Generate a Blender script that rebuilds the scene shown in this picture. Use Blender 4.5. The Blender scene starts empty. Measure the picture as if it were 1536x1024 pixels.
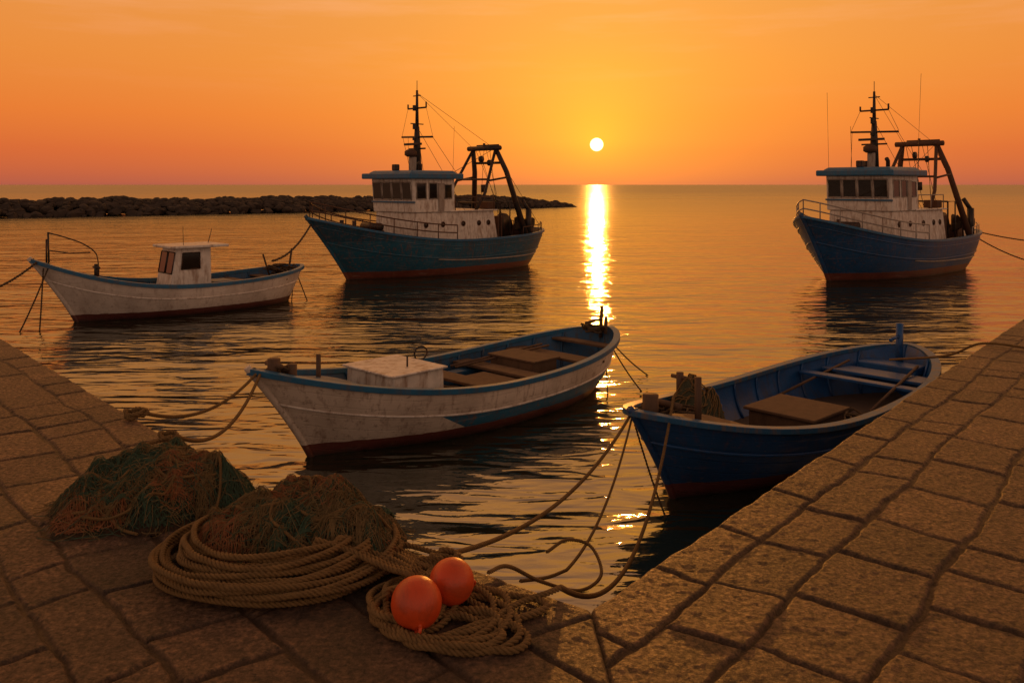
import bpy, bmesh, math, random
import numpy as np
from mathutils import Vector
random.seed(4); rng=np.random.default_rng(7)
SC=bpy.context.scene
SEA=-1.2
# ------------------------------------------------------------ helpers
def lin(c): return tuple((x/255/12.92 if x/255<=0.04045 else ((x/255+0.055)/1.055)**2.4) for x in c)
class T:
    def __init__(s,tree): s.t=tree
    def n(s,typ,_out=0,**kw):
        nd=s.t.nodes.new(typ)
        ins={}
        for k,v in kw.items():
            if k.startswith('i_'): ins[k[2:]]=v
            else: setattr(nd,k,v)
        for k,v in ins.items():
            key=int(k) if k.isdigit() else k.replace('_',' ')
            s.set(nd.inputs[key],v)
        return nd
    def set(s,inp,v):
        if isinstance(v,bpy.types.NodeSocket): s.t.links.new(v,inp)
        elif isinstance(v,bpy.types.Node): s.t.links.new(v.outputs[0],inp)
        else:
            if isinstance(v,(tuple,list)) and len(v)==3 and inp.type=='RGBA': v=(*v,1)
            inp.default_value=v
    def m(s,op,a,b=0.0,c=None,clamp=False):
        nd=s.t.nodes.new('ShaderNodeMath'); nd.operation=op; nd.use_clamp=clamp
        s.set(nd.inputs[0],a); s.set(nd.inputs[1],b)
        if c is not None: s.set(nd.inputs[2],c)
        return nd.outputs[0]
    def mix(s,f,a,b,mode='MIX'):
        nd=s.t.nodes.new('ShaderNodeMix'); nd.data_type='RGBA'; nd.blend_type=mode
        s.set(nd.inputs[0],f); s.set(nd.inputs[6],a); s.set(nd.inputs[7],b)
        return nd.outputs[2]
    def ramp(s,f,stops,interp='LINEAR'):
        nd=s.t.nodes.new('ShaderNodeValToRGB'); r=nd.color_ramp; r.interpolation=interp
        while len(r.elements)<len(stops): r.elements.new(0.5)
        for e,(p,c) in zip(r.elements,stops):
            e.position=p; e.color=(*c,1) if isinstance(c,(tuple,list)) else (c,c,c,1)
        s.set(nd.inputs[0],f); return nd.outputs[0]
    def noise(s,vec,scale,detail=4,rough=.55,dist=0.):
        return s.n('ShaderNodeTexNoise',i_Vector=vec,i_Scale=scale,i_Detail=detail,i_Roughness=rough,i_Distortion=dist).outputs[0]
    def mapping(s,vec,scale=(1,1,1),rot=(0,0,0)):
        return s.n('ShaderNodeMapping',i_Vector=vec,i_Scale=scale,i_Rotation=rot).outputs[0]
def newmat(name):
    m=bpy.data.materials.new(name); m.use_nodes=True
    t=T(m.node_tree); p=m.node_tree.nodes['Principled BSDF']; return m,t,p
def simple(name,col,rough=.6,metal=0,var=.35,scale=6,bump=.0,bscale=40,dirt=None,dirtamt=.5):
    m,t,p=newmat(name)
    oc=t.n('ShaderNodeTexCoord').outputs['Object']
    n=t.noise(oc,scale)
    c=t.mix(t.m('MULTIPLY',n,1.0),tuple(x*(1-var) for x in col),tuple(min(1,x*(1+var)) for x in col))
    if dirt:
        n2=t.noise(t.mapping(oc,(3,3,.8)),3.0,6,.65)
        c=t.mix(t.m('MULTIPLY',t.ramp(n2,[(.48,0.),(.66,1.)]),dirtamt),c,dirt)
    t.set(p.inputs['Base Color'],c); p.inputs['Roughness'].default_value=rough; p.inputs['Metallic'].default_value=metal
    if bump:
        b=t.n('ShaderNodeBump',i_Strength=bump,i_Distance=.01,i_Height=t.noise(oc,bscale,5))
        t.set(p.inputs['Normal'],b)
    return m
def hullpaint(name,bands,zr,rust=.5,rustcol=(.17,.06,.025),planks=9,stripe=None,rough=.42):
    m,t,p=newmat(name)
    tc=t.n('ShaderNodeTexCoord'); oc=tc.outputs['Object']; uv=tc.outputs['UV']
    sx=t.n('ShaderNodeSeparateXYZ',i_Vector=oc); su=t.n('ShaderNodeSeparateXYZ',i_Vector=uv)
    nz=t.noise(oc,5,5)
    z=t.m('ADD',sx.outputs[2],t.m('MULTIPLY',t.m('SUBTRACT',nz,.5),.04))
    f=t.m('DIVIDE',t.m('SUBTRACT',z,zr[0]),zr[1]-zr[0])
    c=t.ramp(f,[(max(0,(b[0]-zr[0])/(zr[1]-zr[0])),b[1]) for b in bands],'CONSTANT')
    if stripe:
        (v0,v1,x1,col)=stripe
        a=t.m('GREATER_THAN',su.outputs[1],v0); b=t.m('LESS_THAN',su.outputs[1],v1)
        d=t.m('LESS_THAN',t.m('ADD',sx.outputs[0],t.m('MULTIPLY',su.outputs[1],-2.2)),x1-1.1); e=t.m('GREATER_THAN',z,bands[1][0])
        k=t.m('MULTIPLY',t.m('MULTIPLY',a,b),t.m('MULTIPLY',d,e))
        c=t.mix(k,c,col)
    g=t.noise(oc,1.6,6,.6)
    c=t.mix(1.0,c,t.ramp(g,[(.25,(.6,.57,.55)),(.6,(1,1,1))]),'MULTIPLY')
    st=t.noise(t.mapping(oc,(5,5,.7)),2.4,7,.7)
    c=t.mix(t.m('MULTIPLY',t.ramp(st,[(.52,0.),(.70,1.)]),rust),c,rustcol)
    ch=t.noise(t.mapping(oc,(1,1,2.2)),11,6,.7)
    c=t.mix(t.m('MULTIPLY',t.ramp(ch,[(.60,0.),(.64,1.)]),rust*.9),c,(.22,.13,.07))
    sc=t.noise(t.mapping(oc,(.5,.5,9)),3.0,5,.6)
    c=t.mix(t.m('MULTIPLY',t.ramp(sc,[(.60,0.),(.68,1.)]),rust*.5),c,(.30,.24,.19))
    wl=t.ramp(t.m('ADD',z,t.m('MULTIPLY',st,.12)),[(.05,.8),(.15,0.)])
    c=t.mix(wl,c,(.02,.018,.012))
    t.set(p.inputs['Base Color'],c)
    t.set(p.inputs['Roughness'],t.m('ADD',t.m('MULTIPLY',g,.35),rough-.15))
    pl=t.m('FRACT',t.m('MULTIPLY',su.outputs[1],planks))
    line=t.ramp(pl,[(0,0.),(.05,1.),(.95,1.),(1.,0.)])
    h=t.m('ADD',t.m('MULTIPLY',line,.5),t.m('ADD',t.m('MULTIPLY',nz,.35),t.m('MULTIPLY',ch,.35)))
    t.set(p.inputs['Normal'],t.n('ShaderNodeBump',i_Strength=.55,i_Distance=.012,i_Height=h))
    return m
def mesh(name,V,F,mat,parent=None,smooth=True,uv=None,bevel=0):
    me=bpy.data.meshes.new(name)
    me.from_pydata([tuple(map(float,v)) for v in V],[],[tuple(map(int,f)) for f in F]); 
    if uv is not None:
        l=me.uv_layers.new(name='UVMap'); idx=np.zeros(len(me.loops),dtype=int); me.loops.foreach_get('vertex_index',idx)
        l.data.foreach_set('uv',np.asarray(uv,dtype=float)[idx].ravel())
    me.validate(); 
    o=bpy.data.objects.new(name,me); SC.collection.objects.link(o)
    if mat: me.materials.append(mat)
    if smooth: me.polygons.foreach_set('use_smooth',[True]*len(me.polygons))
    if bevel:
        b=o.modifiers.new('b','BEVEL'); b.width=bevel; b.segments=2; b.limit_method='ANGLE'
    if parent: o.parent=parent
    return o
def empty(name,loc=(0,0,0),rz=0,scale=1):
    o=bpy.data.objects.new(name,None); SC.collection.objects.link(o); o.location=loc; o.rotation_euler=(0,0,rz); o.scale=(scale,)*3
    o.empty_display_size=.2; return o
def frames(P):
    P=np.asarray(P,float); Tn=np.gradient(P,axis=0); Tn/= (np.linalg.norm(Tn,axis=1)[:,None]+1e-9)
    N=np.zeros_like(P); a=np.array([0,0,1.]) if abs(Tn[0][2])<.9 else np.array([1.,0,0])
    n=a-Tn[0]*a.dot(Tn[0]); N[0]=n/np.linalg.norm(n)
    for i in range(1,len(P)):
        n=N[i-1]-Tn[i]*N[i-1].dot(Tn[i]); N[i]=n/(np.linalg.norm(n)+1e-9)
    return Tn,N,np.cross(Tn,N)
def tubedata(P,r,k=8,FR=None,caps=True):
    P=np.asarray(P,float); n=len(P); Tn,N,B=FR if FR else frames(P)
    r=np.broadcast_to(np.asarray(r,float),(n,))
    a=np.arange(k)*2*np.pi/k
    V=P[:,None,:]+r[:,None,None]*(np.cos(a)[None,:,None]*N[:,None,:]+np.sin(a)[None,:,None]*B[:,None,:])
    V=V.reshape(-1,3); i=np.arange(n-1)[:,None]; j=np.arange(k)[None,:]; j2=(j+1)%k
    F=np.stack([i*k+j+0*i,i*k+j2,(i+1)*k+j2,(i+1)*k+j],-1).reshape(-1,4).tolist()
    if caps: F.append(list(range(k))[::-1]); F.append(list(range((n-1)*k,n*k)))
    return V,F
def merge(parts):
    V=[];F=[];o=0
    for v,f in parts:
        V.append(np.asarray(v,float)); F+= [[x+o for x in q] for q in f]; o+=len(v)
    return np.concatenate(V),F
def tubes(name,lst,mat,parent=None,k=8):
    V,F=merge([tubedata(P,r,k) for P,r in lst]); return mesh(name,V,F,mat,parent)
def prismdata(x0,x1,y0,y1,z0,z1,tx0=0,tx1=0,ty=0):
    V=[(x0,y0,z0),(x1,y0,z0),(x1,y1,z0),(x0,y1,z0),(x0+tx0,y0+ty,z1),(x1+tx1,y0+ty,z1),(x1+tx1,y1-ty,z1),(x0+tx0,y1-ty,z1)]
    F=[(3,2,1,0),(4,5,6,7),(0,1,5,4),(1,2,6,5),(2,3,7,6),(3,0,4,7)]
    return V,F
def box(name,x0,x1,y0,y1,z0,z1,mat,parent=None,bevel=.01,**k):
    V,F=prismdata(x0,x1,y0,y1,z0,z1,**k); return mesh(name,V,F,mat,parent,False,None,bevel)
def boxes(name,lst,mat,parent=None,bevel=.008):
    V,F=merge([prismdata(*b) for b in lst]); return mesh(name,V,F,mat,parent,False,None,bevel)
def catmull(P,n=12,closed=False):
    P=np.asarray(P,float)
    Q=np.vstack([2*P[0]-P[1],P,2*P[-1]-P[-2]]); out=[]
    for i in range(1,len(Q)-2):
        t=np.linspace(0,1,n,endpoint=False)[:,None]; a,b,c,d=Q[i-1],Q[i],Q[i+1],Q[i+2]
        out.append(.5*((2*b)+(c-a)*t+(2*a-5*b+4*c-d)*t*t+(3*b-a-3*c+d)*t**3))
    out.append(P[-1:]); return np.vstack(out)
def resample(P,ds):
    P=np.asarray(P,float); L=np.r_[0,np.cumsum(np.linalg.norm(np.diff(P,axis=0),axis=1))]
    s=np.linspace(0,L[-1],max(3,int(L[-1]/ds))); return np.stack([np.interp(s,L,P[:,i]) for i in range(3)],1),s
def ropedata(P,R,ds=None):
    ds=ds or R*.7; P,s=resample(P,ds); FR=frames(P); parts=[]
    for k in range(3):
        a=2*np.pi*(s/(R*5.0)+k/3)
        C=P+.52*R*(np.cos(a)[:,None]*FR[1]+np.sin(a)[:,None]*FR[2])
        parts.append(tubedata(C,R*.56,6,FR))
    return merge(parts)
def rope(name,P,R,mat,parent=None,ds=None):
    V,F=ropedata(P,R,ds); return mesh(name,V,F,mat,parent)
def sagline(a,b,sag,n=30):
    a=np.array(a,float); b=np.array(b,float); t=np.linspace(0,1,n)[:,None]
    P=a+(b-a)*t; P[:,2]-=(4*sag*t*(1-t))[:,0]; return P
_tab=rng.random((256,256))
def vnoise(x,y):
    xi=np.floor(x).astype(int); yi=np.floor(y).astype(int); fx=x-xi; fy=y-yi
    fx=fx*fx*(3-2*fx); fy=fy*fy*(3-2*fy); g=lambda a,b:_tab[a%256,b%256]
    return (g(xi,yi)*(1-fx)+g(xi+1,yi)*fx)*(1-fy)+(g(xi,yi+1)*(1-fx)+g(xi+1,yi+1)*fx)*fy-.5
def fbm(x,y,o=4):
    s=0;a=1
    for i in range(o): s=s+a*vnoise(x*2**i+17.3*i,y*2**i+5.1*i); a*=.5
    return s
# ------------------------------------------------------------ camera
cam=bpy.data.cameras.new('camera'); co=bpy.data.objects.new('camera',cam); SC.collection.objects.link(co)
co.location=(0,0,2.0); co.rotation_euler=(math.radians(90),0,0); cam.lens=30; cam.sensor_width=36; cam.shift_y=-235/1536
cam.clip_end=30000; cam.clip_start=.05; SC.camera=co
# ------------------------------------------------------------ world
AZ=math.atan(127/1280); EL=math.atan(60/1280*math.cos(AZ))
S=Vector((math.sin(AZ)*math.cos(EL),math.cos(AZ)*math.cos(EL),math.sin(EL)))
w=bpy.data.worlds.new('World'); SC.world=w; w.use_nodes=True
t=T(w.node_tree); bg=w.node_tree.nodes['Background']
gen=t.n('ShaderNodeTexCoord').outputs['Generated']
dr=t.n('ShaderNodeVectorMath',operation='NORMALIZE',i_0=gen).outputs[0]
sp=t.n('ShaderNodeSeparateXYZ',i_Vector=dr)
el=t.m('MAXIMUM',sp.outputs[2],0.0)
fz=t.m('SQRT',el)
def sq(deg): return math.sqrt(math.sin(math.radians(deg)))
base=t.ramp(fz,[(0,lin((168,88,74))),(sq(.5),lin((188,92,66))),(sq(2.2),lin((212,99,52))),(sq(4.5),lin((228,117,44))),(sq(8),lin((231,134,50))),
  (sq(12.5),lin((230,144,64))),(sq(22),lin((252,166,84))),(sq(42),lin((214,148,96))),(1,lin((88,76,74)))])
back=t.ramp(fz,[(0,lin((166,126,108))),(sq(10),lin((188,148,124))),(sq(30),lin((170,136,114))),(sq(55),lin((112,92,82))),(1,lin((88,76,74)))])
fb=t.ramp(t.m('MULTIPLY_ADD',sp.outputs[1],.5,.5),[(.35,0.),(.85,1.)])
sky=t.mix(fb,back,base)
dot=t.n('ShaderNodeVectorMath',operation='DOT_PRODUCT',i_0=dr,i_1=tuple(S)).outputs['Value']
ang=t.m('MULTIPLY',t.m('ARCCOSINE',t.m('MINIMUM',dot,1.0)),57.2958)
def expo(scale): return t.m('EXPONENT',t.m('MULTIPLY',ang,-1/scale))
def addc(c,f,col): return t.mix(1.0,c,t.mix(f,(0,0,0),col),'ADD')
lowfade=t.ramp(el,[(0,.15),(.05,.75),(.12,1.)])
sky=addc(sky,t.m('MULTIPLY',expo(11.0),lowfade),(.30,.20,-.03))
sky=addc(sky,t.m('MULTIPLY',expo(2.6),lowfade),(.12,.22,-.03))
sky=addc(sky,expo(4.0),(.22,.02,-.03))
cl=t.noise(t.mapping(dr,(2.5,2.5,26),(0,.06,0)),1.6,5,.6)
sky=addc(sky,t.m('MULTIPLY',t.ramp(cl,[(.5,0.),(.75,1.)]),t.ramp(fz,[(.3,0.),(.45,1.)])),(.05,.045,.05))
disc=t.ramp(ang,[(0,1.),(.40/1,1.),(.46,0.)])
sky=addc(sky,disc,(3.0,2.5,1.3))
nish=t.n('ShaderNodeTexSky',sky_type='NISHITA'); nish.sun_disc=False; nish.sun_elevation=EL; nish.sun_rotation=AZ
sky=t.mix(1.0,sky,t.mix(.008,(0,0,0),nish.outputs[0]),'ADD')
t.set(bg.inputs[0],sky); bg.inputs[1].default_value=1.0
sl=bpy.data.lights.new('sun','SUN'); so=bpy.data.objects.new('sun',sl); SC.collection.objects.link(so)
sl.energy=.62; sl.angle=math.radians(.6); sl.color=(1,.36,.06); so.rotation_euler=S.to_track_quat('Z','Y').to_euler(); so.location=(30,300,20)
SC.view_settings.view_transform='Standard'; SC.view_settings.look='None'; SC.view_settings.exposure=0
# ------------------------------------------------------------ sea
m,t,p=newmat('sea_water')
oc=t.n('ShaderNodeTexCoord').outputs['Object']
h1=t.noise(t.mapping(oc,(.42,1.1,1),(0,0,.12)),1.0,2,.5,.7)
h2=t.noise(t.mapping(oc,(.5,1.5,1),(0,0,-.2)),2.4,1.5,.45,.9)
h3=t.noise(t.mapping(oc,(1,1.8,1),(0,0,.3)),9,2,.5,.3)
h0=t.noise(t.mapping(oc,(.16,.34,1),(0,0,.05)),1.0,2)
h=t.m('ADD',t.m('MULTIPLY',h1,.118),t.m('ADD',t.m('MULTIPLY',h2,.040),t.m('ADD',t.m('MULTIPLY',h3,.0028),t.m('MULTIPLY',h0,.22))))
bn=t.n('ShaderNodeBump',i_Strength=1.0,i_Distance=1.0,i_Height=h)
dist=t.n('ShaderNodeVectorMath',operation='LENGTH',i_0=oc).outputs['Value']
gust=t.noise(t.mapping(oc,(.02,.07,1)),1.0,3)
far=t.ramp(t.m('DIVIDE',dist,400),[(0,0.),(.08,.10),(.3,.6),(1,1.)])
t.set(p.inputs['Roughness'],t.m('ADD',.045,t.m('MULTIPLY',far,t.m('MULTIPLY_ADD',gust,.16,.22))))
p.inputs['Base Color'].default_value=(.014,.024,.014,1); p.inputs['IOR'].default_value=3.3
t.set(p.inputs['Normal'],bn)
mesh('sea',[(-14000,-14000,SEA),(14000,-14000,SEA),(14000,14000,SEA),(-14000,14000,SEA)],[(0,1,2,3)],m,None,False)
# ------------------------------------------------------------ quay
m,t,p=newmat('quay_stone')
oc=t.n('ShaderNodeTexCoord').outputs['Object']
sid=t.n('ShaderNodeAttribute',attribute_name='slab').outputs['Fac']; jm=t.n('ShaderNodeAttribute',attribute_name='joint').outputs['Fac']
c=t.ramp(sid,[(0,(.066,.041,.029)),(.25,(.128,.077,.048)),(.5,(.084,.051,.034)),(.8,(.150,.092,.056)),(1,(.060,.038,.028))])
n1=t.noise(oc,1.8,7,.7); n2=t.noise(oc,34,8,.78); n3=t.noise(oc,120,4,.8); n4=t.noise(oc,12,6,.7)
c=t.mix(1.0,c,t.ramp(n1,[(.32,(.42,.39,.37)),(.66,(1.35,1.25,1.15))]),'MULTIPLY')
c=t.mix(1.0,c,t.ramp(n4,[(.32,(.5,.48,.46)),(.62,(1.35,1.32,1.28))]),'MULTIPLY')
c=t.mix(1.0,c,t.ramp(n2,[(.38,(.22,.22,.22)),(.5,(.9,.9,.9)),(.62,(1.9,1.85,1.8))]),'MULTIPLY')
c=t.mix(jm,c,t.mix(n2,(.02,.011,.006),(.10,.05,.02)))
t.set(p.inputs['Base Color'],c)
t.set(p.inputs['Roughness'],t.ramp(n2,[(.35,.7),(.65,.36)]))
hh=t.m('ADD',t.m('MULTIPLY',n2,.020),t.m('ADD',t.m('MULTIPLY',n3,.005),t.m('MULTIPLY',n4,.012)))
t.set(p.inputs['Normal'],t.n('ShaderNodeBump',i_Strength=1.0,i_Distance=1.0,i_Height=hh))
MQ=m
C=np.array([.371,4.057]); Bp=np.array([-1.49,5.41])
rdir=np.array([.640,.768]); l1=np.array([-.669,.743]); mdir=np.array([.043,-.999])
lenCB=np.linalg.norm(Bp-C); l2=(Bp-C)/lenCB
def steps():
    a=[0.]
    while a[-1]<36: a.append(a[-1]+.0092+.0022*a[-1])
    b=[0.]
    while b[-1]<2.8: b.append(b[-1]+.0095)
    st=.012
    while b[-1]<14: st*=1.09; b.append(b[-1]+st)
    return np.array(a),np.array(b)
A_,B_=steps()
def wing(name,side,parent):
    if side=='R': E=C+A_[:,None]*rdir; org=C; s_dir=rdir; t_dir=np.array([.768,-.640])
    else:
        E=np.where((A_<lenCB)[:,None],C+A_[:,None]*l2,Bp+(A_-lenCB)[:,None]*l1); org=Bp; s_dir=l1; t_dir=np.array([-.743,-.669])
    P=E[:,None,:]+B_[None,:,None]*mdir
    X=P[...,0]; Y=P[...,1]
    wx=fbm(X*1.1,Y*1.1,3)*.07+fbm(X*9+9,Y*9,4)*.018; wy=fbm(X*1.1+50,Y*1.1+9,3)*.07+fbm(X*9+70,Y*9+33,4)*.018
    Dx=X+wx-org[0]; Dy=Y+wy-org[1]
    s=Dx*s_dir[0]+Dy*s_dir[1]; tt=Dx*t_dir[0]+Dy*t_dir[1]
    r=np.random.default_rng(3 if side=='R' else 11)
    tb=[0.0]
    while tb[-1]<14: tb.append(tb[-1]+r.uniform(.30,.56))
    neg=[-.48,-.95,-1.4]
    rows=np.array(sorted(neg)+tb) if side=='L' else np.array([-.3]+tb)
    ri=np.clip(np.searchsorted(rows,tt)-1,0,len(rows)-2)
    dt=np.minimum(tt-rows[ri],rows[ri+1]-tt)
    if side=='R': dt=np.where(ri<=1,rows[2]-tt,dt); ri=np.maximum(ri,1)
    ds=np.full_like(s,9.); cid=np.zeros(s.shape,int)
    for k in range(len(rows)):
        cb=[-20+r.random()]
        while cb[-1]<60: cb.append(cb[-1]+r.uniform(.34,.95))
        cb=np.array(cb); mk=ri==k
        if not mk.any(): continue
        sk=s[mk]+(tt[mk]-rows[k])*.14*np.sin(k*2.3)
        ci=np.clip(np.searchsorted(cb,sk)-1,0,len(cb)-2)
        ds[mk]=np.minimum(sk-cb[ci],cb[ci+1]-sk); cid[mk]=ci
    d=np.minimum(dt,ds)
    jw=.004+.014*np.clip(fbm(X*2.1+7,Y*2.1,4)+.25,0,1)
    mit=(A_[:,None]*1.0+0*B_[None,:])*.66
    d=np.minimum(d,mit+jw)
    h1=vnoise(ri*7.13+.5,cid*3.71+.5); h2=vnoise(ri*5.3+40.5,cid*9.1+2.5); h3=vnoise(ri*2.3+80.5,cid*4.1+22.5)
    prof=np.clip((d-jw)/.020,0,1); prof=1-(1-prof)**2.2
    z=-.015+prof*.015
    z=z+prof*(h1*.010+ (h2*np.sin(s*3)+h3*np.sin(tt*4))*.003+fbm(X*5,Y*5,4)*.004+fbm(X*24,Y*24,3)*.0022)
    z=z+(1-prof)*fbm(X*20,Y*20,2)*.005
    bt=B_[None,:]*.68+0*A_[:,None]+fbm(A_[:,None]*5,0*B_[None,:],3)*.012
    ar=np.clip(bt/.045,0,1); z=z-(1-ar)**2*.045
    n,mn=X.shape
    bow=(fbm(A_*3,A_*0,3)*.026)[:,None]*np.exp(-B_[None,:]/.05)
    V=np.stack([X+mdir[0]*bow,Y+mdir[1]*bow,z],-1).reshape(-1,3)
    me=bpy.data.meshes.new(name); me.vertices.add(len(V)); me.vertices.foreach_set('co',V.ravel())
    i=np.arange(n-1)[:,None]; j=np.arange(mn-1)[None,:]
    if side=='R': q=np.stack([i*mn+j,i*mn+j+1,(i+1)*mn+j+1,(i+1)*mn+j],-1)
    else: q=np.stack([i*mn+j,(i+1)*mn+j,(i+1)*mn+j+1,i*mn+j+1],-1)
    q=q.reshape(-1,4); nf=len(q)
    me.loops.add(nf*4); me.loops.foreach_set('vertex_index',q.ravel()); me.polygons.add(nf)
    me.polygons.foreach_set('loop_start',np.arange(nf)*4)
    me.polygons.foreach_set('use_smooth',np.ones(nf,bool))
    me.update(calc_edges=True)
    at=me.attributes.new('slab','FLOAT','POINT'); at.data.foreach_set('value',np.mod(np.abs(h1*7.7+h2*3.1),1).ravel().astype(np.float32))
    at=me.attributes.new('joint','FLOAT','POINT'); at.data.foreach_set('value',(np.clip(1-prof*1.3,0,1)).ravel().astype(np.float32))
    o=bpy.data.objects.new(name,me); SC.collection.objects.link(o); me.materials.append(MQ); o.parent=parent
    me.update()
    e=V.reshape(n,mn,3)[:,0,:][::6]
    lo=e.copy(); lo[:,2]=-3
    W=np.concatenate([e+np.array([0,0,.0]),lo]); k=len(e)
    mesh(name+'_wall',W,[(a,a+1,k+a+1,k+a) for a in range(k-1)],MW,parent,False)
MW=simple('quay_wall_stone',(.07,.05,.038),.8,bump=.8,bscale=9)
q=empty('stone_quay'); wing('paving_right','R',q); wing('paving_left','L',q)
# ------------------------------------------------------------ materials
WHITE=simple('white_paint',(.74,.67,.59),.45,dirt=(.26,.13,.06),dirtamt=.7,bump=.2)
BLUEP=simple('blue_paint',(.018,.125,.25),.4,dirt=(.12,.07,.04),dirtamt=.45,bump=.2)
BLUEI=simple('blue_inside_paint',(.016,.09,.20),.5,dirt=(.06,.045,.035),dirtamt=.7,bump=.3)
BLUED=simple('deep_blue_paint',(.010,.080,.25),.38,dirt=(.06,.045,.035),dirtamt=.5,bump=.3)
WOOD=simple('weathered_wood',(.12,.065,.035),.75,dirt=(.05,.028,.017),bump=.5,bscale=25)
DARK=simple('dark_steel',(.032,.025,.021),.5,.3,dirt=(.16,.06,.025),dirtamt=.6)
RUST=simple('rusty_steel',(.11,.05,.027),.7,.2,bump=.4)
DECK=simple('deck_boards',(.085,.054,.037),.8,bump=.4)
RAILM=simple('rail_paint',(.36,.30,.25),.5,dirt=(.14,.06,.03))
GLASS=simple('window_glass',(.02,.014,.01),.06)
ROPE=simple('hemp_rope',(.20,.115,.038),.85,var=.5,scale=14,bump=.6,bscale=220)
ROPED=simple('old_rope',(.08,.048,.024),.9,var=.4,scale=10)
NETD=simple('old_net',(.055,.055,.028),.9,var=.5,scale=12,bump=1.,bscale=60)
BLACK=simple('black_rubber',(.02,.018,.016),.6)
# ------------------------------------------------------------ hull
class Hull:
    def __init__(s,**k): s.__dict__.update(k)
    def hb(s,u):
        p,q=(s.pb,s.qb) if u>0 else (s.ps,s.qs)
        return s.B*max(0,1-abs(u)**p)**q
    def zs(s,u): return s.zm+((s.zb-s.zm)*u**s.kb if u>0 else (s.zst-s.zm)*abs(u)**2)
    def zk(s,u): return -s.D*(1-.35*abs(u)**8)
    def pt(s,u,v,side=1,inset=0):
        xs=u*(s.xb if u>0 else s.xs); xk=u*(s.xbk if u>0 else s.xsk)
        e=s.em+((s.eb-s.em)*u**2.5 if u>0 else (s.es-s.em)*abs(u)**3)
        x=xk+(xs-xk)*v**1.25; y=s.hb(u)*math.sin(math.pi/2*min(1,v))**e
        z=s.zk(u)+(s.zs(u)-s.zk(u))*v
        if inset:
            y=max(0,y-inset); lim=(s.xb if u>0 else s.xs); x=x*(1-inset/lim*1.6*abs(u)**4)
        return (x,y*side,z)
    def vz(s,u,z): return (z-s.zk(u))/(s.zs(u)-s.zk(u))
def us(n): return [math.sin(math.pi*(i/(n-1)-.5)) for i in range(n)]
def build_hull(H,par,mh,mi,mf,mr,floor,rail=(.035,.07,.05),th=.05,strakes=((.8,.02),),smat=None,ribs=0):
    U=us(61); R=24; V=[];UV=[];F=[]
    for side in (1,-1):
        o=len(V)
        for u in U:
            for j in range(R): 
                v=j/(R-1); V.append(H.pt(u,v,side)); UV.append((u,v))
        for i in range(len(U)-1):
            for j in range(R-1):
                a=o+i*R+j; f=(a,a+R,a+R+1,a+1); F.append(f if side<0 else f[::-1])
    mesh('hull',V,F,mh,par,True,UV)
    V=[];F=[];R2=8;UV=[]
    for side in (1,-1):
        o=len(V)
        for u in U:
            v0=H.vz(u,floor(u))
            for j in range(R2):
                v=v0+(1-v0)*j/(R2-1); V.append(H.pt(u,v,side,th)); UV.append((u,v))
        for i in range(len(U)-1):
            for j in range(R2-1):
                a=o+i*R2+j; f=(a,a+R2,a+R2+1,a+1); F.append(f if side>0 else f[::-1])
    mesh('hull_lining',V,F,mi,par,True,UV)
    V=[];F=[]
    for u in U:
        v0=H.vz(u,floor(u)); a=H.pt(u,v0,1,th*.5); 
        for s_ in np.linspace(1,-1,7): V.append((a[0],a[1]*s_,a[2]+.03*(1-s_*s_)))
    for i in range(len(U)-1):
        for j in range(6): a=i*7+j; F.append((a,a+1,a+8,a+7))
    mesh('floor_boards',V,F,mf,par,True)
    loop=[H.pt(u,1,1) for u in U]+[H.pt(u,1,-1) for u in U[::-1]][1:-1]
    Lp=np.array(loop); nx=np.roll(Lp,-1,0)-np.roll(Lp,1,0); nx[:,2]=0; nx/=np.linalg.norm(nx,axis=1)[:,None]+1e-9
    nr=np.stack([-nx[:,1],nx[:,0],0*nx[:,0]],1)
    wo,wi,hh=rail; V=[];F=[];n=len(Lp)
    for i in range(n):
        for dd,dz in ((wo,-hh*.6),(wo,hh*.4),(-wi,hh*.4),(-wi,-hh*.6)):
            q_=Lp[i]+nr[i]*dd; V.append((q_[0],q_[1],q_[2]+dz))
    for i in range(n):
        for j in range(4): F.append((i*4+j,((i+1)%n)*4+j,((i+1)%n)*4+(j+1)%4,i*4+(j+1)%4)[::-1])
    mesh('gunwale',V,F,mr,par,False,None,.008)
    lst=[]
    for v,r in strakes:
        for side in (1,-1): lst.append(([H.pt(u,v+(.0),side) for u in U[1:-1]],r))
    if lst: tubes('rubbing_strake',lst,smat or mr,par,6)
    st=[H.pt(1,v) for v in np.linspace(0,1.03,14)]; tubes('stem_post',[(st,.03*H.zb+.01)],mh,par,6)
    if ribs:
        lst=[]
        for u in np.linspace(-.85,.8,ribs):
            for side in (1,-1):
                v0=H.vz(u,floor(u)); lst.append(([H.pt(u,v0+(1-v0)*k,side,th+.012) for k in np.linspace(0,.96,7)],.02))
        tubes('ribs',lst,mi,par,4)
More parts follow.
